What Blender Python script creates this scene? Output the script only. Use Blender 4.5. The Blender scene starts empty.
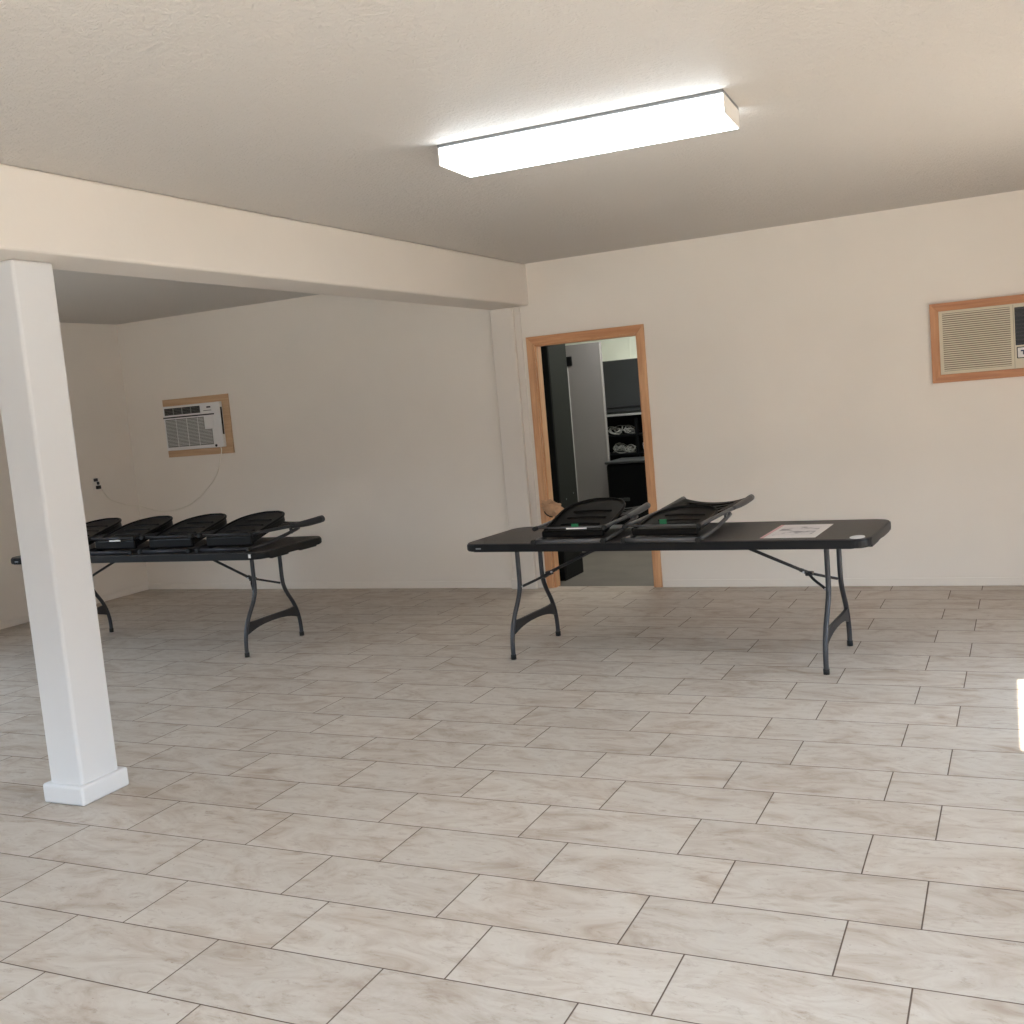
import bpy, bmesh, math, random
from mathutils import Vector, Matrix, noise

random.seed(7)
S = bpy.context.scene
COL = S.collection
PI = math.pi

# ------------------------------------------------------------------ helpers
def V(*a): return Vector(a)

class MB:
    """collects shapes into one mesh"""
    def __init__(self): self.bm = bmesh.new(); self.mi = 0
    def _tag(self, faces):
        for f in faces: f.material_index = self.mi
    def box(self, x0, x1, y0, y1, z0, z1, bev=0.0, seg=2, M=None):
        vs = [self.bm.verts.new((x, y, z)) for z in (z0, z1) for y in (y0, y1) for x in (x0, x1)]
        idx = [(0, 2, 3, 1), (4, 5, 7, 6), (0, 1, 5, 4), (2, 6, 7, 3), (0, 4, 6, 2), (1, 3, 7, 5)]
        fs = [self.bm.faces.new([vs[i] for i in q]) for q in idx]
        self._tag(fs)
        if M is not None:
            for v in vs: v.co = M @ v.co
        if bev > 0:
            es = set(e for f in fs for e in f.edges)
            r = bmesh.ops.bevel(self.bm, geom=list(es), offset=bev, segments=seg, profile=.5, affect='EDGES')
            self._tag(r['faces'])
        return self
    def tube(self, pts, r, n=12, caps=True, closed=False):
        pts = [Vector(p) for p in pts]
        N = len(pts)
        rs = r if isinstance(r, (list, tuple)) else [r] * N
        rings = []
        ref = None
        for i, p in enumerate(pts):
            if closed: t = (pts[(i + 1) % N] - pts[i - 1]).normalized()
            elif i == 0: t = (pts[1] - pts[0]).normalized()
            elif i == N - 1: t = (pts[-1] - pts[-2]).normalized()
            else: t = ((pts[i + 1] - p).normalized() + (p - pts[i - 1]).normalized()).normalized()
            if ref is None:
                ref = Vector((0, 0, 1)) if abs(t.z) < .9 else Vector((1, 0, 0))
            a = (ref - t * ref.dot(t)).normalized(); ref = a
            b = t.cross(a)
            rings.append([self.bm.verts.new(p + (a * math.cos(k * 2 * PI / n) + b * math.sin(k * 2 * PI / n)) * rs[i]) for k in range(n)])
        fs = []
        for i in range(N if closed else N - 1):
            A, B = rings[i], rings[(i + 1) % N]
            for k in range(n):
                f = self.bm.faces.new((A[k], A[(k + 1) % n], B[(k + 1) % n], B[k])); f.smooth = True; fs.append(f)
        if caps and not closed:
            fs.append(self.bm.faces.new(list(reversed(rings[0])))); fs.append(self.bm.faces.new(rings[-1]))
        self._tag(fs)
        return self
    def prism(self, outline, z0, z1, bev=0.0, seg=2, M=None):
        """outline: list of (x,y) CCW, extruded z0..z1"""
        lo = [self.bm.verts.new((x, y, z0)) for x, y in outline]
        hi = [self.bm.verts.new((x, y, z1)) for x, y in outline]
        n = len(outline)
        ft = self.bm.faces.new(hi); fb = self.bm.faces.new(list(reversed(lo)))
        fs = [ft, fb]
        for i in range(n):
            fs.append(self.bm.faces.new((lo[i], lo[(i + 1) % n], hi[(i + 1) % n], hi[i])))
        self._tag(fs)
        if bev > 0:
            es = list(ft.edges) + list(fb.edges)
            r = bmesh.ops.bevel(self.bm, geom=es, offset=bev, segments=seg, profile=.5, affect='EDGES')
            self._tag(r['faces'])
        if M is not None:
            for v in self.bm.verts: v.co = M @ v.co
        return self
    def grid(self, f, nu, nv, thick=0.0, keep=None):
        """surface f(u,v) -> point, given thickness downward normal"""
        P = [[Vector(f(i / nu, j / nv)) for j in range(nv + 1)] for i in range(nu + 1)]
        def mk(off):
            vs = [[None] * (nv + 1) for _ in range(nu + 1)]
            for i in range(nu + 1):
                for j in range(nv + 1):
                    du = P[min(i + 1, nu)][j] - P[max(i - 1, 0)][j]
                    dv = P[i][min(j + 1, nv)] - P[i][max(j - 1, 0)]
                    nn = du.cross(dv)
                    nn = nn.normalized() if nn.length > 1e-9 else Vector((0, 0, 1))
                    vs[i][j] = self.bm.verts.new(P[i][j] - nn * off)
            return vs
        ok = lambda i, j: keep is None or keep(i, j)
        T = mk(0); B = mk(thick)
        fs = []
        for i in range(nu):
            for j in range(nv):
                if not ok(i, j): continue
                f1 = self.bm.faces.new((T[i][j], T[i + 1][j], T[i + 1][j + 1], T[i][j + 1]))
                f2 = self.bm.faces.new((B[i][j], B[i][j + 1], B[i + 1][j + 1], B[i + 1][j]))
                f1.smooth = f2.smooth = True
                fs += [f1, f2]
                def inn(a, b): return 0 <= a < nu and 0 <= b < nv and ok(a, b)
                if not inn(i - 1, j): fs.append(self.bm.faces.new((T[i][j], T[i][j + 1], B[i][j + 1], B[i][j])))
                if not inn(i + 1, j): fs.append(self.bm.faces.new((T[i + 1][j + 1], T[i + 1][j], B[i + 1][j], B[i + 1][j + 1])))
                if not inn(i, j - 1): fs.append(self.bm.faces.new((T[i + 1][j], T[i][j], B[i][j], B[i + 1][j])))
                if not inn(i, j + 1): fs.append(self.bm.faces.new((T[i][j + 1], T[i + 1][j + 1], B[i + 1][j + 1], B[i][j + 1])))
        self._tag(fs)
        loose = [v for v in self.bm.verts if not v.link_faces]
        bmesh.ops.delete(self.bm, geom=loose, context='VERTS')
        return self
    def build(self, name, mats, parent=None, smooth=False, loc=None):
        bmesh.ops.recalc_face_normals(self.bm, faces=self.bm.faces)
        me = bpy.data.meshes.new(name)
        self.bm.to_mesh(me); self.bm.free()
        if not isinstance(mats, (list, tuple)): mats = [mats]
        for m in mats: me.materials.append(m)
        if smooth:
            for p in me.polygons: p.use_smooth = True
        o = bpy.data.objects.new(name, me); COL.objects.link(o)
        if parent is not None: o.parent = parent
        if loc is not None: o.location = loc
        return o

def tag(o, label=None, cat=None, group=None, kind=None):
    if label: o['label'] = label
    if cat: o['category'] = cat
    if group: o['group'] = group
    if kind: o['kind'] = kind
    return o

def empty(name, loc=(0, 0, 0), rz=0.0):
    o = bpy.data.objects.new(name, None); COL.objects.link(o)
    o.empty_display_size = .1
    o.location = loc; o.rotation_euler = (0, 0, rz)
    return o

def struct(name, mb, mats, parent=None):
    o = mb.build(name, mats, parent)
    if parent is None: o['kind'] = 'structure'
    return o

def copy_tree(o, parent=None):
    c = o.copy(); COL.objects.link(c)
    if parent is not None: c.parent = parent
    for ch in [x for x in bpy.data.objects if x.parent == o]: copy_tree(ch, c)
    return c

def smoothpath(pts, n=6):
    """Catmull-Rom through pts"""
    P = [Vector(p) for p in pts]
    P = [P[0] * 2 - P[1]] + P + [P[-1] * 2 - P[-2]]
    out = []
    for i in range(1, len(P) - 2):
        a, b, c, d = P[i - 1:i + 3]
        for k in range(n):
            t = k / n
            out.append(.5 * ((2 * b) + (c - a) * t + (2 * a - 5 * b + 4 * c - d) * t * t + (3 * b - a - 3 * c + d) * t ** 3))
    out.append(P[-2])
    return out

def roundrect(x0, x1, y0, y1, r, n=6):
    pts = []
    for cx, cy, a0 in ((x1 - r, y0 + r, -PI / 2), (x1 - r, y1 - r, 0), (x0 + r, y1 - r, PI / 2), (x0 + r, y0 + r, PI)):
        for k in range(n + 1):
            a = a0 + PI / 2 * k / n
            pts.append((cx + r * math.cos(a), cy + r * math.sin(a)))
    return pts

# ------------------------------------------------------------------ materials
def srgb(r, g, b):
    f = lambda c: (c / 255 / 12.92) if c / 255 <= .04045 else ((c / 255 + .055) / 1.055) ** 2.4
    return (f(r), f(g), f(b), 1)

class NT:
    def __init__(self, m): self.t = m.node_tree; self.N = self.t.nodes; self.L = self.t.links
    def n(self, typ, **kw):
        x = self.N.new(typ)
        for k, v in kw.items():
            if k.startswith('i_'):
                key = k[2:]; key = int(key) if key.isdigit() else key
                x.inputs[key].default_value = v
            else: setattr(x, k, v)
        return x
    def l(self, a, b): self.L.new(a, b)
    def math(self, op, a, b=None, c=None):
        x = self.N.new('ShaderNodeMath'); x.operation = op
        for i, q in enumerate((a, b, c)):
            if q is None: continue
            if isinstance(q, (int, float)): x.inputs[i].default_value = q
            else: self.L.new(q, x.inputs[i])
        return x.outputs[0]
    def ramp(self, fac, stops):
        x = self.N.new('ShaderNodeValToRGB')
        cr = x.color_ramp
        while len(cr.elements) < len(stops): cr.elements.new(.5)
        for e, (p, c) in zip(cr.elements, stops): e.position = p; e.color = c
        self.L.new(fac, x.inputs[0]); return x.outputs[0]
    def mix(self, fac, a, b, blend='MIX'):
        x = self.N.new('ShaderNodeMix'); x.data_type = 'RGBA'; x.blend_type = blend
        for i, q in ((0, fac), (6, a), (7, b)):
            if isinstance(q, (int, float)): x.inputs[i].default_value = q
            elif isinstance(q, tuple): x.inputs[i].default_value = q
            else: self.L.new(q, x.inputs[i])
        return x.outputs[2]

def material(name, col, rough=.5, metal=0.0, var=.06, vscale=6, bump=0.0, bscale=200, spec=.5, coat=0.0):
    m = bpy.data.materials.new(name); m.use_nodes = True
    t = NT(m); b = t.N['Principled BSDF']
    b.inputs['Roughness'].default_value = rough
    b.inputs['Metallic'].default_value = metal
    b.inputs['Specular IOR Level'].default_value = spec
    b.inputs['Coat Weight'].default_value = coat
    tc = t.n('ShaderNodeTexCoord')
    nz = t.n('ShaderNodeTexNoise', i_Scale=vscale, i_Detail=4.0)
    t.l(tc.outputs['Object'], nz.inputs['Vector'])
    c0 = tuple(max(0, x * (1 - var)) for x in col[:3]) + (1,); c1 = tuple(min(1, x * (1 + var)) for x in col[:3]) + (1,)
    t.l(t.ramp(nz.outputs['Fac'], [(.3, c0), (.7, c1)]), b.inputs['Base Color'])
    if bump > 0:
        n2 = t.n('ShaderNodeTexNoise', i_Scale=bscale, i_Detail=3.0)
        t.l(tc.outputs['Object'], n2.inputs['Vector'])
        bp = t.n('ShaderNodeBump', i_Strength=bump, i_Distance=.004)
        t.l(n2.outputs['Fac'], bp.inputs['Height']); t.l(bp.outputs['Normal'], b.inputs['Normal'])
    return m

def wood(name, c0, c1, axis):
    m = bpy.data.materials.new(name); m.use_nodes = True
    t = NT(m); b = t.N['Principled BSDF']; b.inputs['Roughness'].default_value = .45
    g = t.n('ShaderNodeNewGeometry'); mp = t.n('ShaderNodeMapping')
    sc = [38, 38, 38]; sc[axis] = 2.2
    mp.inputs['Scale'].default_value = sc
    t.l(g.outputs['Position'], mp.inputs['Vector'])
    nz = t.n('ShaderNodeTexNoise', i_Scale=1.0, i_Detail=6.0, i_Roughness=.65, i_Distortion=.6)
    t.l(mp.outputs['Vector'], nz.inputs['Vector'])
    t.l(t.ramp(nz.outputs['Fac'], [(.32, c0), (.68, c1)]), b.inputs['Base Color'])
    bp = t.n('ShaderNodeBump', i_Strength=.12, i_Distance=.003)
    t.l(nz.outputs['Fac'], bp.inputs['Height']); t.l(bp.outputs['Normal'], b.inputs['Normal'])
    return m

def wall_paint(name, col, bump=.12, scale=55, var=.025):
    m = bpy.data.materials.new(name); m.use_nodes = True
    t = NT(m); b = t.N['Principled BSDF']; b.inputs['Roughness'].default_value = .62
    b.inputs['Specular IOR Level'].default_value = .3
    g = t.n('ShaderNodeNewGeometry')
    nz = t.n('ShaderNodeTexNoise', i_Scale=1.3, i_Detail=5.0); t.l(g.outputs['Position'], nz.inputs['Vector'])
    c0 = tuple(x * (1 - var) for x in col[:3]) + (1,); c1 = tuple(min(1, x * (1 + var)) for x in col[:3]) + (1,)
    t.l(t.ramp(nz.outputs['Fac'], [(.3, c0), (.7, c1)]), b.inputs['Base Color'])
    n2 = t.n('ShaderNodeTexNoise', i_Scale=scale, i_Detail=3.0); t.l(g.outputs['Position'], n2.inputs['Vector'])
    bp = t.n('ShaderNodeBump', i_Strength=bump, i_Distance=.004)
    t.l(n2.outputs['Fac'], bp.inputs['Height']); t.l(bp.outputs['Normal'], b.inputs['Normal'])
    return m

def ceiling_paint(name, col):
    """knock-down textured drywall"""
    m = bpy.data.materials.new(name); m.use_nodes = True
    t = NT(m); b = t.N['Principled BSDF']; b.inputs['Roughness'].default_value = .6
    b.inputs['Base Color'].default_value = col; b.inputs['Specular IOR Level'].default_value = .25
    g = t.n('ShaderNodeNewGeometry')
    mp = t.n('ShaderNodeMapping'); mp.inputs['Scale'].default_value = (1, 1.5, 1); mp.inputs['Rotation'].default_value = (0, 0, .5)
    t.l(g.outputs['Position'], mp.inputs['Vector'])
    n1 = t.n('ShaderNodeTexNoise', i_Scale=38.0, i_Detail=4.0, i_Roughness=.6, i_Distortion=.8); t.l(mp.outputs['Vector'], n1.inputs['Vector'])
    h = t.ramp(n1.outputs['Fac'], [(.44, (0, 0, 0, 1)), (.58, (1, 1, 1, 1))])
    bp = t.n('ShaderNodeBump', i_Strength=.65, i_Distance=.004)
    t.l(h, bp.inputs['Height']); t.l(bp.outputs['Normal'], b.inputs['Normal'])
    return m

TL, TW, TY0, TX0, TOFF = .60477, .30969, 4.2657, .139, .2003   # tile length, depth, row line, joint, bond shift
def tile_floor():
    m = bpy.data.materials.new('travertine_tile'); m.use_nodes = True
    t = NT(m); b = t.N['Principled BSDF']
    g = t.n('ShaderNodeNewGeometry'); sp = t.n('ShaderNodeSeparateXYZ'); t.l(g.outputs['Position'], sp.inputs[0])
    x, y = sp.outputs[0], sp.outputs[1]
    r = t.math('DIVIDE', t.math('SUBTRACT', TY0, y), TW)
    r = t.math('ADD', r, t.math('MULTIPLY', t.math('MINIMUM', r, 0.0), .020))       # the laying drifts a little towards the far wall
    yd = t.math('SUBTRACT', y, 3.5)
    x = t.math('SUBTRACT', x, t.math('ADD', t.math('MULTIPLY', t.math('MAXIMUM', yd, 0.0), .0165), t.math('MULTIPLY', t.math('MINIMUM', yd, 0.0), .004)))
    row = t.math('FLOOR', r); fr = t.math('FRACT', r)
    par = t.math('FLOORED_MODULO', row, 2.0)
    u = t.math('DIVIDE', t.math('SUBTRACT', t.math('SUBTRACT', x, TX0), t.math('MULTIPLY', par, TOFF)), TL)
    cu = t.math('FLOOR', u); fu = t.math('FRACT', u)
    dx = t.math('MULTIPLY', t.math('MINIMUM', fu, t.math('SUBTRACT', 1.0, fu)), TL)
    dy = t.math('MULTIPLY', t.math('MINIMUM', fr, t.math('SUBTRACT', 1.0, fr)), TW)
    d = t.math('MINIMUM', dx, dy)
    gm = t.n('ShaderNodeMapRange', interpolation_type='SMOOTHSTEP'); gm.inputs[1].default_value = .0016; gm.inputs[2].default_value = .0030
    t.l(d, gm.inputs[0])
    tile = gm.outputs[0]                                # 1 on tile, 0 in grout
    cid = t.n('ShaderNodeCombineXYZ'); t.l(cu, cid.inputs[0]); t.l(row, cid.inputs[1])
    wn = t.n('ShaderNodeTexWhiteNoise'); t.l(cid.outputs[0], wn.inputs['Vector'])
    # vein field, shifted per tile, stretched along the tile
    vs = t.n('ShaderNodeVectorMath', operation='SCALE'); vs.inputs['Scale'].default_value = 9.0; t.l(wn.outputs['Color'], vs.inputs[0])
    mp = t.n('ShaderNodeMapping'); mp.inputs['Scale'].default_value = (2.6, 5.6, 1); mp.inputs['Rotation'].default_value = (0, 0, .50)
    t.l(g.outputs['Position'], mp.inputs['Vector'])
    ad = t.n('ShaderNodeVectorMath', operation='ADD'); t.l(mp.outputs[0], ad.inputs[0]); t.l(vs.outputs[0], ad.inputs[1])
    n1 = t.n('ShaderNodeTexNoise', i_Scale=1.3, i_Detail=8.0, i_Roughness=.62, i_Distortion=1.1); t.l(ad.outputs[0], n1.inputs['Vector'])
    n2 = t.n('ShaderNodeTexNoise', i_Scale=5.0, i_Detail=6.0, i_Roughness=.7, i_Distortion=.5); t.l(ad.outputs[0], n2.inputs['Vector'])
    base = t.ramp(n1.outputs['Fac'], [(.28, srgb(160, 143, 128)), (.44, srgb(181, 169, 157)), (.58, srgb(193, 184, 174)), (.76, srgb(172, 158, 144))])
    vein = t.ramp(n2.outputs['Fac'], [(.54, (0, 0, 0, 1)), (.70, (1, 1, 1, 1))])
    c = t.mix(t.math('MULTIPLY', vein, .38), base, srgb(138, 115, 96))
    pn = t.n('ShaderNodeTexNoise', i_Scale=18.0, i_Detail=3.0); t.l(ad.outputs[0], pn.inputs['Vector'])
    pit = t.ramp(pn.outputs['Fac'], [(.70, (0, 0, 0, 1)), (.76, (1, 1, 1, 1))])
    c = t.mix(t.math('MULTIPLY', pit, .5), c, srgb(128, 106, 88))
    n3 = t.n('ShaderNodeTexNoise', i_Scale=2.4, i_Detail=5.0, i_Roughness=.6, i_Distortion=1.6); t.l(ad.outputs[0], n3.inputs['Vector'])
    crack = t.ramp(t.math('ABSOLUTE', t.math('SUBTRACT', n3.outputs['Fac'], .5)), [(.0, (1, 1, 1, 1)), (.012, (0, 0, 0, 1))])
    c = t.mix(t.math('MULTIPLY', t.math('MULTIPLY', crack, vein), .55), c, srgb(120, 98, 82))
    hv = t.n('ShaderNodeHueSaturation'); hv.inputs['Saturation'].default_value = 1.0
    t.l(c, hv.inputs['Color']); t.l(t.math('ADD', .95, t.math('MULTIPLY', wn.outputs['Value'], .09)), hv.inputs['Value'])
    c = t.mix(tile, srgb(96, 80, 70), hv.outputs['Color'])
    t.l(c, b.inputs['Base Color'])
    rg = t.math('ADD', .72, t.math('MULTIPLY', tile, -.27)); t.l(rg, b.inputs['Roughness'])
    b.inputs['Specular IOR Level'].default_value = .2
    bp = t.n('ShaderNodeBump', i_Strength=.5, i_Distance=.002)
    hh = t.math('ADD', tile, t.math('MULTIPLY', n2.outputs['Fac'], .18))
    t.l(hh, bp.inputs['Height']); t.l(bp.outputs['Normal'], b.inputs['Normal'])
    return m

M = {}
M['wall'] = wall_paint('cream_wall_paint', srgb(231, 223, 214))
M['beam'] = wall_paint('cream_beam_paint', srgb(222, 214, 206), bump=.2, scale=40)
M['white'] = wall_paint('white_trim_paint', srgb(214, 213, 214), bump=.08, scale=70)
M['ceil'] = ceiling_paint('textured_ceiling', srgb(205, 200, 195))
M['floor'] = tile_floor()
M['wood_v'] = wood('pine_casing_vertical', srgb(176, 118, 78), srgb(206, 152, 108), 2)
M['wood_h'] = wood('pine_casing_horizontal', srgb(168, 110, 74), srgb(196, 138, 96), 0)
M['door_v'] = wood('door_casing_vertical', srgb(190, 138, 98), srgb(222, 174, 132), 2)
M['door_h'] = wood('door_casing_horizontal', srgb(182, 126, 86), srgb(208, 156, 114), 0)
M['ply'] = wood('pale_pine_board', srgb(186, 150, 116), srgb(206, 172, 138), 0)
M['table_top'] = material('charcoal_table_plastic', srgb(62, 57, 56), .42, bump=.25, bscale=420, var=.04, spec=.22)
M['table_edge'] = material('black_table_rim', srgb(24, 24, 26), .4, var=.05, spec=.22)
M['leg'] = material('grey_powder_coat', srgb(58, 58, 62), .35, metal=.35, var=.05)
M['web'] = material('dark_leg_web', srgb(50, 49, 51), .45, var=.05, spec=.22)
M['cap'] = material('black_rubber', srgb(16, 16, 17), .7)
M['steel'] = material('bright_rivet', srgb(200, 200, 205), .3, metal=1.0)
M['chair_tube'] = material('charcoal_chair_tube', srgb(88, 87, 88), .38, metal=.25, var=.05, spec=.22)
M['chair_black'] = material('black_chair_plastic', srgb(19, 17, 16), .5, var=.1, bump=.1, bscale=300, spec=.1)
M['chair_dark'] = material('matt_black_chair', srgb(17, 17, 19), .4, var=.1, bump=.1, bscale=300, spec=.14)
M['tube_dark'] = material('black_chair_tube', srgb(58, 59, 64), .35, metal=.2, var=.05, spec=.22)
M['edge_label'] = material('grey_printed_label', srgb(140, 142, 146), .5)
M['green'] = material('green_sticker', srgb(22, 104, 66), .4)
M['paper'] = material('white_sticker', srgb(226, 224, 222), .5)
M['ac_cream'] = material('cream_ac_plastic', srgb(208, 198, 178), .45, var=.03)
M['ac_slot'] = material('brown_grille_back', srgb(132, 120, 104), .7)
M['ac_white'] = material('white_ac_plastic', srgb(222, 220, 220), .4, var=.02)
M['ac_grey'] = material('grey_ac_filter', srgb(126, 126, 122), .6, var=.05)
M['badge_ink'] = material('dark_blue_ink', srgb(44, 52, 92), .4)
M['black'] = material('black_plastic', srgb(20, 20, 22), .4)
M['dark_louvre'] = material('dark_louvre', srgb(44, 40, 46), .4)
M['cord'] = material('cream_cord', srgb(226, 218, 206), .5)
M['lamp_metal'] = material('shade_grey_lamp_housing', srgb(120, 122, 124), .5)  # grey puts the shade of the unlit rim into the colour
M['metal_white'] = material('white_enamel', srgb(228, 222, 216), .35, var=.02)
M['conc'] = material('grey_concrete', srgb(104, 97, 90), .7, var=.12, vscale=3, bump=.2, bscale=60)
M['green_wall'] = material('pale_green_wall', srgb(226, 229, 216), .6, var=.04, vscale=3)
M['black_cab'] = material('black_enamel', srgb(11, 13, 15), .45, var=.08, spec=.12)
M['grey_cab'] = material('grey_enamel', srgb(128, 124, 124), .45, var=.04, vscale=2)
M['grey_edge'] = material('pale_grey_edge', srgb(164, 160, 158), .4, var=.04)
M['board'] = material('charcoal_panel', srgb(52, 54, 56), .4, var=.08, vscale=2)
M['silver'] = material('brushed_silver', srgb(205, 205, 206), .3, metal=.6)
M['wire'] = material('pale_wire', srgb(150, 150, 146), .4, metal=.3)
M['tan'] = material('tan_cloth', srgb(186, 148, 116), .85, var=.16, vscale=18, bump=.4, bscale=60)
M['outside'] = material('outdoor_paving', srgb(168, 158, 144), .8, var=.08, vscale=2)

def emission(name, col, st):
    m = bpy.data.materials.new(name); m.use_nodes = True
    t = NT(m); t.N.remove(t.N['Principled BSDF'])
    e = t.n('ShaderNodeEmission'); e.inputs[0].default_value = col; e.inputs[1].default_value = st
    nz = t.n('ShaderNodeTexNoise', i_Scale=2.0)
    t.l(e.outputs[0], t.N['Material Output'].inputs[0]); return m
LAMP = 9.0
M['diffuser'] = emission('lit_acrylic_diffuser', (.88, .96, 1.0, 1), LAMP)

def leaflet_mat():
    m = bpy.data.materials.new('printed_leaflet'); m.use_nodes = True
    t = NT(m); b = t.N['Principled BSDF']; b.inputs['Roughness'].default_value = .35
    tc = t.n('ShaderNodeTexCoord'); sp = t.n('ShaderNodeSeparateXYZ'); t.l(tc.outputs['Object'], sp.inputs[0])
    nz = t.n('ShaderNodeTexNoise', i_Scale=11.0, i_Detail=3.0); t.l(tc.outputs['Object'], nz.inputs['Vector'])
    blot = t.ramp(nz.outputs['Fac'], [(.50, srgb(214, 208, 210)), (.60, srgb(128, 122, 128))])
    inx = t.math('LESS_THAN', t.math('ABSOLUTE', sp.outputs[0]), .105)
    iny = t.math('LESS_THAN', t.math('ABSOLUTE', sp.outputs[1]), .16)
    c = t.mix(t.math('MULTIPLY', inx, iny), srgb(222, 217, 216), blot)
    red = t.math('LESS_THAN', sp.outputs[0], -.128)
    c = t.mix(t.math('MULTIPLY', red, .7), c, srgb(206, 120, 128))
    t.l(c, b.inputs['Base Color']); return m
M['leaflet'] = leaflet_mat()

# ------------------------------------------------------------------ the room
XL, XR, YB, YF, H = -8.03, 1.50, -2.6, 8.08, 2.70
T = .095
DX0, DX1, DH = -3.50, -2.607, 2.04          # doorway in the far wall

struct('floor', MB().box(XL - T, XR + .15, YB - T, YF + T * .5, -.10, 0), M['floor'])
struct('ceiling', MB().box(XL - T, XR + .15, YB - T, YF + T, H, H + .12), M['ceil'])
struct('wall_back', MB().box(XL - T, DX0, YF, YF + T, 0, H).box(DX1, XR + .15, YF, YF + T, 0, H).box(DX0, DX1, YF, YF + T, DH, H), M['wall'])
LW0, LW1, LWZ0, LWZ1 = .9, 4.2, .9, 2.3  # unseen window opening, added to brighten the back wall of the left area
struct('wall_left', MB().box(XL - T, XL, YB, LW0, 0, H).box(XL - T, XL, LW1, YF, 0, H)
       .box(XL - T, XL, LW0, LW1, 0, LWZ0).box(XL - T, XL, LW0, LW1, LWZ1, H), M['wall'])
# right wall with an open daylight doorway and a window nearer the camera
RD0, RD1, RDH = 4.60, 5.66, 2.05
RW0, RW1, RWZ0, RWZ1 = -1.4, 2.2, .75, 2.2
struct('wall_right', MB().box(XR, XR + .15, RD1, YF, 0, H).box(XR, XR + .15, RD0, RD1, RDH, H)
       .box(XR, XR + .15, RW1, RD0, 0, H).box(XR, XR + .15, RW0, RW1, 0, RWZ0).box(XR, XR + .15, RW0, RW1, RWZ1, H)
       .box(XR, XR + .15, YB, RW0, 0, H), M['wall'])
# front wall (behind the camera) with a wide shop window
FW0, FW1, FWZ0, FWZ1 = -3.2, .9, .5, 2.3
struct('wall_front', MB().box(XL - T, FW0, YB - T, YB, 0, H).box(FW1, XR + .15, YB - T, YB, 0, H)
       .box(FW0, FW1, YB - T, YB, 0, FWZ0).box(FW0, FW1, YB - T, YB, FWZ1, H), M['wall'])
g = struct('ground', MB().box(XR + .15, 14, -14, 14, -.14, -.02).box(-14, XL - T, YB - T, 14, -.14, -.02).box(-14, XR + .15, -14, YB - T, -.14, -.02), M['outside'])

# beam, end post and column
BX0, BX1, BZ = -3.872, -3.552, 2.361
struct('beam', MB().prism([(BX0, YB), (-3.585, YB), (-3.517, YF), (BX0, YF)], BZ, H, .016, 3), M['beam'])
struct('pilaster', MB().box(-3.862, -3.652, 8.035, YF, 0, BZ, .008, 2).box(-3.875, -3.637, 8.022, YF, 0, .085, .004, 2)
       .box(-3.652, -3.60, 8.068, YF, 0, BZ, .003, 1), M['beam'])
col = struct('column', MB().box(-3.908, -3.712, 3.203, 3.418, .07, BZ, .014, 3), M['white'])
struct('column_base', MB().box(-3.934, -3.690, 3.178, 3.450, 0, .088, .012, 3), M['white'], col)
struct('baseboard_back', MB().box(XL, -3.88, YF - .007, YF, 0, .06, .003, 1).box(DX1 + .062, XR, YF - .007, YF, 0, .06, .003, 1), M['wall'])
struct('baseboard_left', MB().box(XL, XL + .007, YB, YF - .007, 0, .06, .003, 1), M['wall'])

# door casing, mitred at the head
def frame_piece(outline, y0, y1, bev=.002):
    mb = MB(); mb.prism(outline, y0, y1, bev, 1, Matrix(((1, 0, 0, 0), (0, 0, 1, 0), (0, 1, 0, 0), (0, 0, 0, 1)))); return mb
CW = .064
cy0, cy1 = YF - .018, YF - .0003
dc = struct('door_1', frame_piece([(DX0, 0), (DX0, DH), (DX0 - CW, DH + CW), (DX0 - CW, 0)], cy0, cy1), M['door_v'])
struct('side_casing', frame_piece([(DX1, 0), (DX1 + CW - .006, 0), (DX1 + CW - .006, DH + CW), (DX1, DH)], cy0, cy1), M['door_v'], dc)
struct('head_casing', frame_piece([(DX0, DH), (DX1, DH), (DX1 + CW - .006, DH + CW), (DX0 - CW, DH + CW)], cy0 + .0003, cy1), M['door_h'], dc)
struct('jamb', MB().box(DX0, DX0 + .016, YF + .0005, YF + T, 0, DH - .016), M['door_v'], dc)
struct('jamb', MB().box(DX1 - .016, DX1, YF + .0005, YF + T, 0, DH - .016), M['door_v'], dc)
struct('head_jamb', MB().box(DX0, DX1, YF + .0005, YF + T, DH - .016, DH), M['door_h'], dc)
struct('hinge', MB().box(DX1 - .022, DX1 - .0155, YF + .05, YF + .07, .70, .78), M['steel'], dc)

# back room beyond the doorway
BRX0, BRX1, BRY = -5.6, -1.9, 11.2
struct('floor_storeroom', MB().box(BRX0, BRX1, YF + T * .5, BRY, -.10, 0), M['conc'])
struct('ceiling_storeroom', MB().box(BRX0, BRX1, YF + T, BRY + T, H, H + .12), M['green_wall'])
struct('wall_storeroom_back', MB().box(BRX0, BRX1, BRY, BRY + T, 0, H), M['green_wall'])
struct('wall_storeroom_left', MB().box(BRX0 - T, BRX0, YF + T, BRY + T, 0, H), M['green_wall'])
struct('wall_storeroom_right', MB().box(BRX1, BRX1 + T, YF + T, BRY + T, 0, H), M['green_wall'])
struct('trim_1', MB().box(-3.72, -3.71, BRY - .006, BRY, 1.95, H).box(-4.3, -3.2, BRY - .008, BRY, 1.935, 1.955), M['green_wall'])

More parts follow.
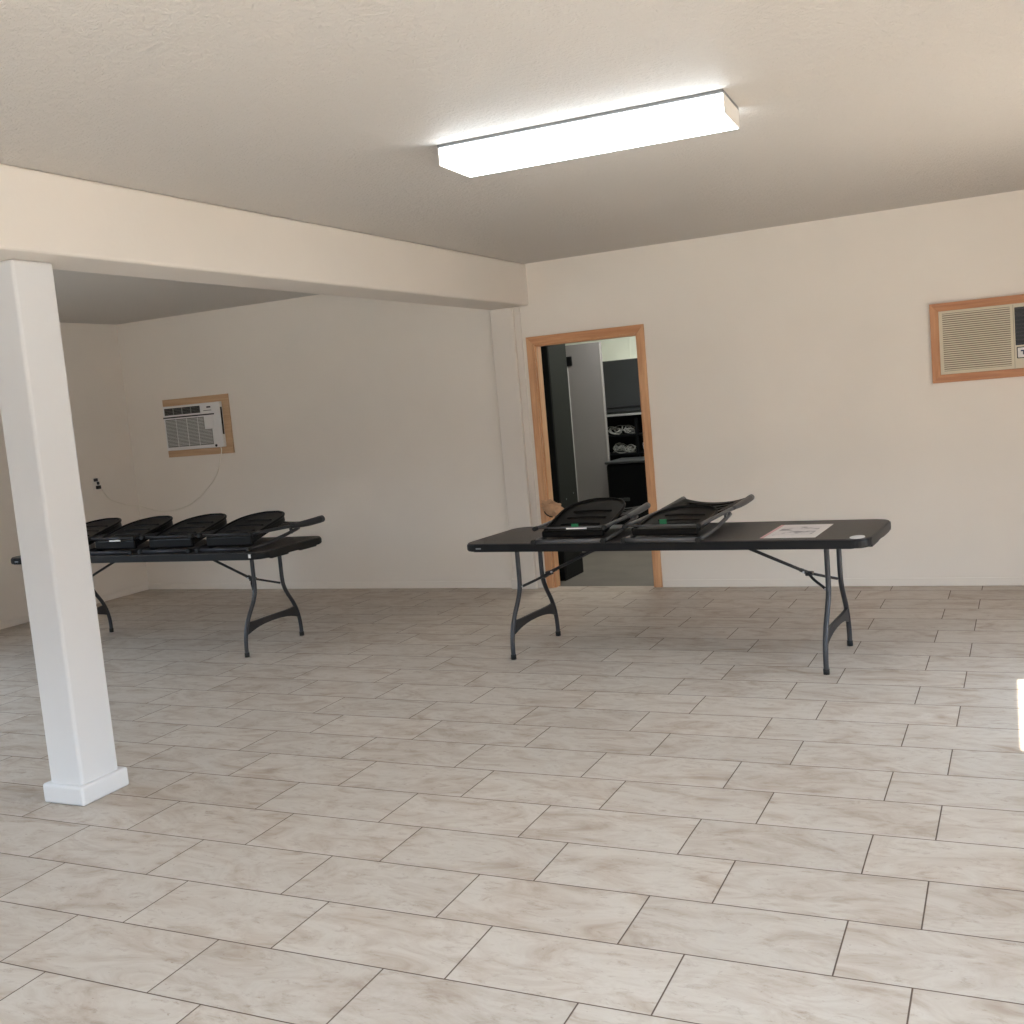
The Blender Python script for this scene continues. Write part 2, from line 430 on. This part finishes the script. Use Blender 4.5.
# ------------------------------------------------------------------ ceiling lamp
lt = empty('ceiling_light', (-1.545, 4.287, H), math.radians(2.4))
tag(lt, 'long white fluorescent light box glowing on the textured ceiling', 'light')
LX, LY = .606, .155
MB().box(-LX - .004, LX + .004, -LY - .006, LY + .004, -.013, -.0005, .001, 1).build('housing', M['lamp_metal'], lt)
MB().box(-LX, LX, -LY, LY, -.086, -.0135, .004, 2).build('diffuser', M['diffuser'], lt)
for sx in (-1, 1):
    x0, x1 = (LX + .0005, LX + .005) if sx > 0 else (-LX - .005, -LX - .0005)
    ec = MB().box(x0, x1, -LY - .001, LY + .001, -.0865, -.0135, .001, 1).build('end_cap', M['metal_white'], lt)
    MB().tube([(sx * (LX - .03), -LY - .004, -.022), (sx * (LX - .03), -LY + .004, -.022)], .004, 8).build('screw', M['leg'], ec)

# ------------------------------------------------------------------ folding tables
TH = .737
def make_table():
    t = empty('folding_table')
    L2, W2 = 1.22, .38
    tp = MB()
    tp.prism(roundrect(-L2 + .006, L2 - .006, -W2 + .006, W2 - .006, .085, 8), TH - .012, TH, .005, 2)
    tp.mi = 1
    rim = roundrect(-L2, L2, -W2, W2, .09, 8)
    b2 = MB(); b2.mi = 1
    b2.prism(rim, TH - .050, TH - .004, .012, 3)
    # moulded lip deepening towards the corners, leaving the hand-hold notch free at each end
    tp.bm.from_mesh(_tmp(b2))
    lip = MB(); lip.mi = 1
    for sx in (-1, 1):
        for sy in (-1, 1):
            x0, x1 = sorted((sx * (L2 - .030), sx * (L2 - .004)))
            y0, y1 = sorted((sy * .07, sy * (W2 - .12)))
            lip.box(x0, x1, y0, y1, TH - .060, TH - .045, .005, 2)
    tp.bm.from_mesh(_tmp(lip))
    tp.build('tabletop', [M['table_top'], M['table_edge']], t)
    LXX = .955
    for sx in (-1, 1):
        for sy in (-1, 1):
            x = sx * LXX
            prof = [(.155, TH - .03), (.155, .55), (.156, .46), (.168, .40), (.205, .335), (.252, .27), (.288, .20), (.308, .13), (.315, .07), (.315, .022)]
            pts = smoothpath([(x, sy * a, z) for a, z in prof], 4)
            lg = MB().tube(pts, .0145, 14).build('leg', M['leg'], t)
            MB().tube([(x, sy * .315, .0), (x, sy * .315, .030)], .0172, 14).build('foot_cap', M['cap'], lg)
            MB().tube([(x - sx * .014, sy * .156, .430), (x - sx * .021, sy * .156, .430)], .007, 8).build('rivet', M['steel'], lg)
        # arched web between the pair of legs
        w = MB()
        n = 18
        up, lo = [], []
        for k in range(n + 1):
            s = -1 + 2 * k / n; a = abs(s)
            hw_t = .272; hw_b = .300
            up.append((s * hw_t, .226 + .004 * (1 - a * a) + .012 * a ** 6))
            lo.append((s * hw_b, .190 - .045 * a ** 2.4))
        out = [(p[0], p[1]) for p in lo] + [(p[0], p[1]) for p in reversed(up)]
        Mx = Matrix(((0, 0, 1, sx * LXX), (1, 0, 0, 0), (0, 1, 0, 0), (0, 0, 0, 1)))
        w.prism(out, -.009, .009, .003, 1, Mx)
        w.build('leg_web', M['web'], t)
        # folding support: top link to the underside, fork to both legs
        s = MB()
        hub = V(sx * (LXX - .135), 0, .487)
        s.tube([(sx * (LXX - .60), -.012, TH - .045), (hub.x + sx * .01, -.012, hub.z)], .0095, 8)
        for sy in (-1, 1):
            s.tube(smoothpath([(hub.x - sx * .05, sy * .012, hub.z + .022), (hub.x, sy * .02, hub.z), (hub.x + sx * .04, sy * .07, hub.z - .022), (sx * (LXX - .016), sy * .150, .430)], 4), .0082, 8)
        s.box(min(hub.x - .02, hub.x + .02), max(hub.x - .02, hub.x + .02), -.022, .022, hub.z - .010, hub.z + .012, .003, 1)
        sb = s.build('support_brace', M['web'], t)
        MB().tube([(hub.x - sx * .028, -.030, hub.z + .012), (hub.x - sx * .028, .030, hub.z + .012)], .006, 8).build('rivet', M['steel'], sb)
        s2 = MB()
        s2.box(sx * LXX - .016, sx * LXX + .016, -.20, .20, TH - .056, TH - .0445, .003, 1)
        s2.build('leg_mount', M['table_edge'], t)
    return t
def _tmp(mb):
    me = bpy.data.meshes.new('tmp'); mb.bm.to_mesh(me); mb.bm.free(); return me

t1 = make_table()
t2 = copy_tree(t1)
t1.location = (-1.845, 6.03, 0); t1.rotation_euler = (0, 0, -.066)
t2.location = (-5.75, 5.965, 0); t2.rotation_euler = (0, 0, .0)
tag(t1, 'long black folding table in front of the wood-framed doorway', 'table', 'black folding tables')
tag(t2, 'long black folding table behind the white column, under the small wall air conditioner', 'table', 'black folding tables')
for t in (t1, t2):
    MB().box(-1.118, -1.082, -.3815, -.379, TH - .033, TH - .025).build('edge_label', M['edge_label'], t)
ov = MB()
n = 28
ov.prism([(1.150 + .038 * math.cos(2 * PI * k / n), -.305 + .062 * math.sin(2 * PI * k / n)) for k in range(n)], TH, TH + .0012)
o = ov.build('oval_sticker', M['paper'], t1); tag(o, 'white oval sticker')
o = MB().box(1.115, 1.135, -.3805, -.372, TH - .036, TH - .010).build('corner_sticker', M['paper'], t2); tag(o, 'pale corner sticker')
# lies flat on the first table
MB().tube([(-.60, .02, .600), (-.34, .03, .672)], .0085, 8).build('lock_bar', M['web'], t1)
lf = MB().prism(roundrect(-.148, .148, -.248, .248, .004, 2), 0, .0015).build('leaflet', M['leaflet'])
lf.location = (-1.070, 5.925, TH + .0004); lf.rotation_euler = (0, 0, -.05)
tag(lf, 'white printed leaflet lying flat on the black folding table, right of the folded chairs', 'leaflet')

# ------------------------------------------------------------------ folded chairs
def make_chair(style, tube, plastic, LN=.985, lift=0.0, post=1.0, slope=.030):
    """folded flat: feet at y=0, top of the back at y~1, z up"""
    c = empty('folding_chair')
    hw = .222
    high = style == 'raised'
    # upper frame: the front legs running on into the back
    zf = lambda y: .088 + lift + slope * y
    f = MB()
    for s in (-1, 1):
        f.tube(smoothpath([(s * hw, .03, zf(.03)), (s * hw, .4, zf(.4)), (s * (hw + .002), LN - .26, zf(LN - .26)), (s * (hw + .002), LN, zf(LN) + .008)], 5),
               [.0115] * 10 + [.0135] * 6, 12)
    f.tube([(-hw, .055, zf(.055)), (hw, .055, zf(.055))], .0055 if lift == 0 else .0085, 8)
    f.build('front_frame', tube, c)
    # lower frame: the rear legs, lying on the table
    r = MB()
    hr = .222
    for s in (-1, 1):
        r.tube(smoothpath([(s * hr, -.005, .0135), (s * hr, .2, .024), (s * hr, .40, .050), (s * (hr - .004), .58, .078)], 5), .0125, 12)
    r.tube([(-hr + .01, .012, .0140), (hr - .01, .012, .0140)], .0135, 10)
    rf = r.build('rear_frame', tube, c)
    for s in (-1, 1):
        MB().tube([(s * hr, -.014, .0145), (s * hr, .022, .0148)], .0145, 12).build('foot_cap', M['cap'], c)
        MB().tube([(s * hw, .022, zf(.02)), (s * hw, .055, zf(.055))], .0135, 12).build('foot_cap', M['cap'], c)
        MB().box(s * hw - .006, s * hw + .006, .47, .50, .050, .108 + lift, .003, 1).build('pivot_bracket', tube, c)
    # seat: a D-shaped shell, rounded at the end that folds upward
    zs0, zs1 = (.062 + lift, .188 + lift * .4) if high else (.062, .128)
    ylen = .50
    sy0 = .115 if LN < .8 else .085
    def seat(u, v):
        y = sy0 + ylen * v
        w = .198 if v < .45 else .198 * math.sqrt(max(.0, 1 - ((v - .45) / .565) ** 2.6))
        x = (u * 2 - 1) * w
        q = (u * 2 - 1)
        z = zs0 + (zs1 - zs0) * v - .012 * (1 - q * q) * math.sin(PI * min(1, v * 1.1)) + (.010 if high else 0) * math.sin(v * PI)
        return (x, y, z)
    sm = MB().grid(seat, 18, 22, .016 if lift == 0 else .042)
    st = sm.build('seat', plastic, c)
    # raised rim round the shell
    rim = []
    for k in range(23): rim.append(Vector(seat(0, k / 22)) + V(0, 0, .002))
    for k in range(22, -1, -1): rim.append(Vector(seat(1, k / 22)) + V(0, 0, .002))
    pts = [rim[0]]
    for p in rim[1:]:
        if (p - pts[-1]).length > .006: pts.append(p)
    rm = MB().tube(pts, .0095, 8)
    rm.box(-.198, .198, .066, .098, .030, .070 + lift, .010, 3)
    rm.build('seat_rim', plastic if high else plastic, st)
    for k, yy in enumerate((.2, .3, .4)):
        vv = (yy - sy0) / ylen
        p = [Vector(seat(.18 + .64 * i / 10, vv + .05 * math.sin(PI * i / 10))) + V(0, 0, .003) for i in range(11)]
        MB().tube(p, .006, 6).build('seat_rib', plastic, st)
    # back: curved panel with slots at the far end
    def back(u, v):
        q = u * 2 - 1
        y = LN - (.365 if high else .49) + (.375 if high else .50) * v
        x = q * (.214)
        sag = -.024 if not high else -.012
        z = zf(y) + .008 + sag * (1 - q * q) + .010 * v * abs(q) ** 3
        return (x, y - .012 * q * q * (1 if v > .5 else 0), z)
    slots = lambda i, j: not (j in (3, 4, 7, 8, 11, 12) and 3 <= i <= 16)
    MB().grid(back, 20, 16, .022, slots).build('backrest', plastic, c)
    for s in (-1, 1):
        e = MB()
        e.tube(smoothpath([(s * (hw + .002), LN - .385, zf(LN - .385)), (s * (hw + .003), LN - .18, zf(LN - .18) + .001), (s * (hw + .003), LN + .007, zf(LN) + .010)], 4), [q * post for q in (.012, .014, .016, .018, .019, .020, .020, .0205, .020)], 10)
        e.build('back_post', tube, c)
    return c

chairA = make_chair('raised', M['chair_tube'], M['chair_black'], .77)
chairB = make_chair('flat', M['chair_tube'], M['chair_black'])
chairC = make_chair('raised', M['tube_dark'], M['chair_dark'], .86, .026, 1.35, -.022)
a1 = -.07
chairA.location = (-2.335, 5.640, TH + .001); chairA.rotation_euler = (0, 0, -.035)
chairB.location = (-1.766, 5.608, TH + .001); chairB.rotation_euler = (0, 0, -.085)
tag(chairA, 'folded dark grey chair with raised seat, left of two on the table by the doorway', 'chair', 'folded chairs on the doorway table')
tag(chairB, 'folded dark grey chair with flat seat and slotted back, nearest the leaflet', 'chair', 'folded chairs on the doorway table')
def sticker(ch, x, y, z, w, h, m, name, lab):
    o = MB().box(x - w / 2, x + w / 2, y - h / 2, y + h / 2, z - .0015, z + .0015).build(name, m, ch); tag(o, lab); return o
def upright(ch, x, y, z, w, h, m, name, lab):
    o = MB().box(x - w / 2, x + w / 2, y - .001, y + .001, z - h / 2, z + h / 2).build(name, m, ch); tag(o, lab); return o
upright(chairA, .03, .052, .101, .045, .020, M['green'], 'tag', 'green tag')
upright(chairA, .04, .047, .084, .13, .008, M['paper'], 'sticker', 'thin white sticker')
upright(chairB, -.005, .075, .108, .042, .026, M['green'], 'tag', 'green tag')
xs = [-6.475, -5.945, -5.415, -4.895]
labs = ['folded black chair lying next to the column, leftmost of four on the far table',
        'folded black chair with a white sticker on its bar, second of four from the column',
        'folded black chair third from the column in the row on the far table',
        'folded black chair at the right end of the row on the far table']
cs = [chairC] + [copy_tree(chairC) for _ in range(3)]
for i, (ch, x) in enumerate(zip(cs, xs)):
    ch.location = (x, 5.635 + (.01, -.005, .0, .006)[i], TH + .001); ch.rotation_euler = (0, 0, (.02, -.01, .015, -.005)[i])
    tag(ch, labs[i], 'chair', 'folded chairs on the far table')
upright(cs[1], .03, .047, .096, .11, .010, M['paper'], 'sticker', 'thin white sticker')

# ------------------------------------------------------------------ wall air conditioners
# small white unit in the left part of the room
ac = empty('air_conditioner', (-7.15, YF, 1.62))
tag(ac, 'small white window air conditioner on a pale wood board above the black chairs', 'air conditioner')
fr = MB()
ox0, ox1, oz0, oz1 = -.385, .430, -.285, .283
ix0, ix1, iz0, iz1 = -.355, .350, -.218, .212
fr.box(ox0, ox1, -.020, 0, iz1 - .01, oz1, .002, 1).box(ox0, ox1, -.020, 0, oz0, iz0 + .01, .002, 1)
fr.box(ox0, ix0 + .01, -.0195, 0, iz0, iz1, .002, 1).box(ix1 - .01, ox1, -.0195, 0, iz0, iz1, .002, 1)
fr.build('wood_frame', M['ply'], ac)
fx0, fx1, fz0, fz1, fy = -.357, .352, -.220, .216, -.062
MB().box(fx0, fx1, fy, .0, fz0, fz1, .010, 3).build('body', M['ac_white'], ac)
W_, H_ = fx1 - fx0, fz1 - fz0
fu = lambda u: fx0 + W_ * u
fv = lambda v: fz1 - H_ * v
lv = MB().box(fu(.035), fu(.665), fy - .002, fy + .004, fv(.205), fv(.05))
lo_ = lv.build('vent_louvre', M['black'], ac)
vs = MB()
for k in range(3): vs.box(fu(.19 + .155 * k), fu(.205 + .155 * k), fy - .005, fy - .001, fv(.2), fv(.055))
for k in range(4): vs.box(fu(.04), fu(.66), fy - .0045, fy - .001, fv(.083 + .033 * k), fv(.077 + .033 * k))
vs.build('louvre_vane', M['ac_grey'], lo_)
MB().box(fu(.0), fu(.90), fy - .002, fy + .004, fv(.272), fv(.243)).build('gap_line', M['black'], ac)
gr = MB().box(fu(.035), fu(.715), fy - .003, fy + .004, fv(.925), fv(.30)).box(fu(.715), fu(.84), fy - .003, fy + .004, fv(.925), fv(.575))
gq = gr.build('intake_grille', M['ac_grey'], ac)
gs = MB()
for k in range(3): gs.box(fu(.225 + .19 * k), fu(.231 + .19 * k), fy - .006, fy - .002, fv(.92), fv(.305))
for k in range(19): gs.box(fu(.04), fu(.71 if k < 8 else .835), fy - .005, fy - .002, fv(.334 + .031 * k), fv(.326 + .031 * k))
gs.build('grille_bar', M['ac_white'], gq)
cp = MB().box(fu(.725), fu(.875), fy - .004, fy + .004, fv(.545), fv(.31), .002, 1).build('control_panel', M['ac_white'], ac)
MB().box(fu(.785), fu(.85), fy - .003, fy + .004, fv(.115), fv(.082)).build('display', M['black'], ac)
MB().box(fu(.72), fu(.86), fy - .0015, fy + .004, fv(.176), fv(.164)).build('printed_line', M['leg'], ac)
MB().tube([(fu(.88), fy - .004, fv(.955)), (fu(.88), fy + .006, fv(.955))], .013, 12).build('knob', M['black'], ac)
MB().box(fx1 - .004, fx1 + .0015, -.052, -.028, fv(.72), fv(.12)).build('side_gap', M['black'], ac)  # black strip along the side, where the dark gap runs
# cord sagging along the wall to the outlet on the left wall
cpts = [(-6.86, YF - .030, 1.40), (-6.862, YF - .028, 1.35), (-6.95, YF - .008, 1.17), (-7.07, YF - .008, 1.035), (-7.35, YF - .008, .855), (-7.68, YF - .008, .795), (-7.90, YF - .010, .835),
        (XL + .035, YF - .035, .872), (XL + .010, 7.96, .885), (XL + .008, 7.74, .965), (XL + .012, 7.665, 1.02), (XL + .03, 7.60, 1.09)]
o = MB().tube([Vector(p) - Vector(ac.location) for p in smoothpath(cpts, 6)], .0045, 8).build('power_cord', M['cord'], ac)
tag(o, 'thin pale power cord')
ou = empty('wall_outlet', (XL, 7.563, 1.15))
tag(ou, 'small wall outlet with dark plugs on the left wall beside the column', 'outlet')
MB().box(0, .006, -.045, .045, -.06, .06, .002, 1).build('cover_plate', M['metal_white'], ou)
MB().box(.006, .034, -.016, .030, -.054, -.020, .004, 1).build('plug', M['black'], ou)
MB().box(.006, .024, -.034, .010, .022, .052, .004, 1).build('plug', M['dark_louvre'], ou)
MB().box(.006, .028, .002, .020, -.012, .018, .003, 1).build('plug', M['leg'], ou)

# older cream unit at the right edge
a2 = empty('air_conditioner', (.08, YF - .0002, 1.733))
tag(a2, 'wide cream wall air conditioner in an orange wood frame on the right', 'air conditioner')
X0, X1, Z0, Z1 = -.538, .538, -.276, .276
fwd = .056
for out, mm in (([(X0, Z0), (X0 + fwd, Z0 + fwd), (X0 + fwd, Z1 - fwd), (X0, Z1)], 'wood_v'), ([(X1, Z0), (X1, Z1), (X1 - fwd, Z1 - fwd), (X1 - fwd, Z0 + fwd)], 'wood_v'),
                ([(X0, Z1), (X0 + fwd, Z1 - fwd), (X1 - fwd, Z1 - fwd), (X1, Z1)], 'wood_h'), ([(X0, Z0), (X1, Z0), (X1 - fwd, Z0 + fwd), (X0 + fwd, Z0 + fwd)], 'wood_h')):
    frame_piece(out, -.030, 0).build('wood_trim', M[mm], a2)
MB().box(X0 + fwd - .002, X1 - fwd + .002, -.018, -.0005, Z0 + fwd - .002, Z1 - fwd + .002, .003, 1).build('front_panel', M['ac_cream'], a2)
gx0, gx1, gz0, gz1 = X0 + .080, X0 + .508, Z0 + .078, Z1 - .074
g_ = MB().box(gx0, gx1, -.0195, -.016, gz0, gz1).build('intake_grille', M['ac_slot'], a2)
sl = MB()
NS = 27
for k in range(NS):
    z = gz0 + (gz1 - gz0) * (k + .5) / NS
    sl.box(gx0, gx1, -.024, -.018, z - .0042, z + .0036, .001, 1)
sl.build('grille_slat', M['ac_cream'], g_)
MB().box(X0 + .5265, X0 + .529, -.0192, -.016, Z0 + .062, Z1 - .062).build('panel_seam', M['ac_slot'], a2)
lx0, lx1, lz0, lz1 = X0 + .536, X1 - .085, -.062, Z1 - .082
l2 = MB().box(lx0, lx1, -.020, -.015, lz0, lz1).build('air_louvre', M['black'], a2)
ls = MB()
for k in range(10):
    z = lz0 + .012 + (lz1 - lz0 - .02) * k / 9
    ls.box(lx0 + .003, lx1 - .003, -.030, -.019, z - .004, z + .003, .001, 1)
ls.build('louvre_vane', M['dark_louvre'], l2)
bdg = MB().box(lx0 + .006, lx1, -.022, -.016, -.152, -.074, .003, 1).build('badge_surround', M['black'], a2)
b2 = MB().box(lx0 + .012, lx1 - .008, -.0245, -.021, -.146, -.080, .002, 1).build('badge', M['paper'], bdg); tag(b2, 'white badge')
MB().box(lx0 + .030, lx0 + .10, -.0255, -.024, -.106, -.096).box(lx0 + .043, lx0 + .053, -.0255, -.024, -.128, -.106).build('badge_print', M['badge_ink'], bdg)

# ------------------------------------------------------------------ beyond the doorway
bc = empty('cabinet', (-3.735, 8.585, 0))
tag(bc, 'tall black cabinet just inside the doorway on the left', 'cabinet')
MB().box(-.225, .225, -.215, .215, 0, 2.22, .006, 2).build('body', M['black_cab'], bc)
for q in ((.2265, -.06, .70), (.2265, .11, .735), (.2265, .12, .30)):
    MB().tube([(q[0] - .004, q[1], q[2]), (q[0] + .002, q[1], q[2])], .006, 8).build('screw', M['steel'], bc)
MB().box(.2245, .2285, -.20, .20, .03, 2.1, .001, 1).build('side_panel', M['black_cab'], bc)
gc = empty('upright_panel', (-3.928, 10.32, 0))
tag(gc, 'tall plain grey panel standing upright between the black cabinet and the shelving', 'panel')
MB().box(-.215, .198, -.022, .022, 0, 2.118, .004, 2).build('leaf', M['grey_cab'], gc)
MB().box(-.205, -.172, -.034, -.021, .2, 1.90, .003, 1).build('edge_strip', M['grey_edge'], gc)
MB().box(-.215, -.120, -.046, -.021, 1.905, 2.0, .006, 2).build('latch_plate', M['black_cab'], gc)
MB().box(.186, .1985, -.026, -.021, .02, 2.10).build('edge_strip', M['grey_edge'], gc)

bp_ = empty('wall_panel', (-3.55, BRY, 1.68))
tag(bp_, 'wide charcoal panel on the pale green wall at the back of the doorway', 'panel')
MB().box(-.62, .62, -.06, 0, -.312, .262, .006, 2).build('board', M['board'], bp_)
MB().box(-.62, .62, -.075, -.055, -.262, -.240, .004, 1).build('bottom_rail', M['leg'], bp_)

rk = empty('shelving_unit', (-3.55, 10.98, 0))
tag(rk, 'black open shelving with a bright silver top edge under the charcoal panel', 'shelf')
for x in (-.60, -.02, .60):
    for y in (-.18, .18):
        MB().box(x - .016, x + .016, y - .016, y + .016, 0, 1.372 if y > 0 else 1.30, .002, 1).build('post', M['black_cab'], rk)
for z in (.55, .93, 1.13):
    MB().box(-.62, .62, -.20, .20, z - .02, z, .003, 1).build('shelf_board', M['black_cab'], rk)
MB().box(-.62, .62, .20, .208, 0, 1.36).build('back_panel', M['black_cab'], rk)
tb = MB().box(-.62, .62, -.215, .20, 1.325, 1.36, .004, 1).build('top_board', M['black_cab'], rk)
MB().box(-.62, .62, -.226, -.214, 1.335, 1.358, .003, 1).build('edge_strip', M['silver'], tb)

def coil(name, loc, r, n, label, mat, tilt, seed):
    rnd = random.Random(seed)
    pts = []
    for lp in range(n + 3):                                  # each turn lies its own way
        Q = Matrix.Rotation(rnd.uniform(-.7, .7), 3, 'X') @ Matrix.Rotation(rnd.uniform(-.7, .7), 3, 'Y')
        rl = r * rnd.uniform(.55, 1.15); c = V(rnd.uniform(-.03, .03), rnd.uniform(-.015, .015), rnd.uniform(-.01, .02))
        ecc = rnd.uniform(.35, 1.0)
        for k in range(14):
            a = 2 * PI * k / 14
            pts.append(Q @ V(rl * math.cos(a), rl * ecc * math.sin(a), 0) + c)
    pts = smoothpath(pts, 2)
    R = Matrix.Rotation(tilt, 3, 'X')
    pts = [R @ p for p in pts]
    zmin = min(p.z for p in pts)
    pts = [p - V(0, 0, zmin - .005) for p in pts]
    o = MB().tube(pts, .0036, 6).build(name, mat); o.location = loc
    return tag(o, label, 'cable', 'coiled cables on the shelves')
coil('cable_coil', (-3.83, 10.86, 1.131), .075, 4, 'coil of pale wire at the left end of the upper back-room shelf', M['wire'], 1.1, 1)
coil('cable_coil', (-3.66, 10.85, 1.131), .065, 4, 'coil of pale wire just left of the black post on the upper back-room shelf', M['wire'], .9, 2)
coil('cable_coil', (-3.42, 10.85, 1.131), .085, 3, 'loose coil of pale wire right of the black post on the upper back-room shelf', M['wire'], .5, 3)
coil('cable_coil', (-3.80, 10.86, .931), .07, 5, 'coil of pale wire at the left end of the lower back-room shelf', M['wire'], .8, 4)
coil('cable_coil', (-3.675, 10.84, .931), .05, 3, 'coil of pale wire left of the black post on the lower back-room shelf', M['wire'], 1.2, 5)
coil('cable_coil', (-3.44, 10.84, .931), .075, 3, 'upright coil of pale wire right of the black post on the lower back-room shelf', M['silver'], 1.25, 6)

bx = empty('appliance', (-3.47, 10.25, 0))
tag(bx, 'boxy black appliance standing on the floor in front of the shelving', 'appliance')
MB().box(-.19, .30, -.25, .25, .04, .88, .03, 3).build('body', M['black_cab'], bx)
MB().box(-.20, .31, -.262, .255, .878, .905, .010, 2).build('lid', M['board'], bx)
MB().box(-.12, .04, -.257, -.249, .50, .535, .003, 1).build('label_plate', M['board'], bx)
MB().box(-.17, .28, -.23, .23, 0, .045).build('plinth', M['black'], bx)

# crumpled cloth hung on the door casing
bm = bmesh.new()
bmesh.ops.create_icosphere(bm, subdivisions=5, radius=1)
for v in bm.verts:
    p = v.co.copy()
    q = noise.noise(p * 2.1 + V(3, 1, 0)) * .34 + abs(noise.noise(p * 3.6)) * .40 - abs(noise.noise(p * 7.0 + V(1, 5, 2))) * .22
    v.co = V(p.x * .088, p.y * .040, p.z * (.064 if p.z > 0 else .060) - .030 * p.x) * (1 + q)
for f in bm.faces: f.smooth = True
cl = MB(); cl.bm.free(); cl.bm = bm
hb = empty('cloth_bundle', (-3.428, YF - .070, .680))
tag(hb, 'crumpled tan cloth bundle hanging on the left door casing behind the table', 'cloth')
cl.build('cloth', M['tan'], hb)
MB().tube(smoothpath([(-.098, .040, .02), (-.078, .012, -.03), (-.03, -.030, -.055), (.01, -.040, -.065)], 6), .005, 8).build('cord', M['cap'], hb)

# ------------------------------------------------------------------ light and camera
def area(name, loc, rot, sx, sy, power, col, portal=False):
    l = bpy.data.lights.new(name, 'AREA'); l.shape = 'RECTANGLE'; l.size = sx; l.size_y = sy; l.energy = power; l.color = col
    if portal: l.cycles.is_portal = True
    o = bpy.data.objects.new(name, l); COL.objects.link(o); o.location = loc; o.rotation_euler = rot
    return o
# sky light enters by the wall openings; these are sampling portals, not lamps
area('portal_front_window', ((FW0 + FW1) / 2, YB - T - .01, (FWZ0 + FWZ1) / 2), (PI / 2, 0, 0), FW1 - FW0, FWZ1 - FWZ0, 1, (1, 1, 1), True)
area('portal_added_left_opening', (XL - T - .01, (LW0 + LW1) / 2, (LWZ0 + LWZ1) / 2), (PI / 2, 0, -PI / 2), LW1 - LW0, LWZ1 - LWZ0, 1, (1, 1, 1), True)
area('portal_side_window', (XR + .16, (RW0 + RW1) / 2, (RWZ0 + RWZ1) / 2), (PI / 2, 0, PI / 2), RW1 - RW0, RWZ1 - RWZ0, 1, (1, 1, 1), True)
area('portal_doorway', (XR + .16, (RD0 + RD1) / 2, RDH / 2), (PI / 2, 0, PI / 2), RD1 - RD0, RDH, 1, (1, 1, 1), True)
# back-room lamp
area('storeroom_lamp', (-2.9, 9.9, H - .03), (0, 0, 0), 1.1, .15, 36, (1.0, 1.0, .95))

SUN = 26.0
sl_ = bpy.data.lights.new('sun', 'SUN'); sl_.energy = SUN; sl_.angle = .01; sl_.color = (1, .89, .72)
so = bpy.data.objects.new('sun', sl_); COL.objects.link(so)
el = math.radians(51.4)
dirv = V(-math.cos(el), 0, -math.sin(el))
so.rotation_euler = dirv.to_track_quat('-Z', 'Y').to_euler(); so.location = (8, 5, 9)

SKY = 12.0
w = bpy.data.worlds.new('sky'); S.world = w; w.use_nodes = True
wt = w.node_tree; bg = wt.nodes['Background']
T_ = NT(w)
tc = T_.n('ShaderNodeTexCoord'); sp = T_.n('ShaderNodeSeparateXYZ'); T_.l(tc.outputs['Generated'], sp.inputs[0])
# dark horizon band added to dim the far floor, bright hazy sky above it
T_.l(T_.ramp(sp.outputs[2], [(.0, (.10, .10, .10, 1)), (.14, (.20, .22, .24, 1)), (.30, (.66, .83, 1.0, 1)), (1.0, (.55, .76, 1.0, 1))]), bg.inputs[0])
bg.inputs[1].default_value = SKY

cam = bpy.data.cameras.new('camera'); co = bpy.data.objects.new('camera', cam); COL.objects.link(co)
F, yaw, pitch, roll = 1054.134, -.443161, .1039975, -.0876224
cam.sensor_width = 36; cam.sensor_fit = 'HORIZONTAL'; cam.lens = F / 1024 * 36; cam.clip_start = .05
cy, sy, cp_, sp_ = math.cos(yaw), math.sin(yaw), math.cos(pitch), math.sin(pitch)
fw = V(sy * cp_, cy * cp_, -sp_); r0 = V(cy, -sy, 0); u0 = r0.cross(fw)
rr = r0 * math.cos(roll) + u0 * math.sin(roll); uu = -r0 * math.sin(roll) + u0 * math.cos(roll)
mw = Matrix((rr, uu, -fw)).transposed().to_4x4(); mw.translation = V(0, 0, 1.59)
co.matrix_world = mw
S.camera = co
S.view_settings.view_transform = 'Standard'; S.view_settings.look = 'None'
S.view_settings.exposure = 0.19; S.view_settings.gamma = 1.0
S.view_settings.use_curve_mapping = False
S.cycles.max_bounces = 10; S.cycles.diffuse_bounces = 7
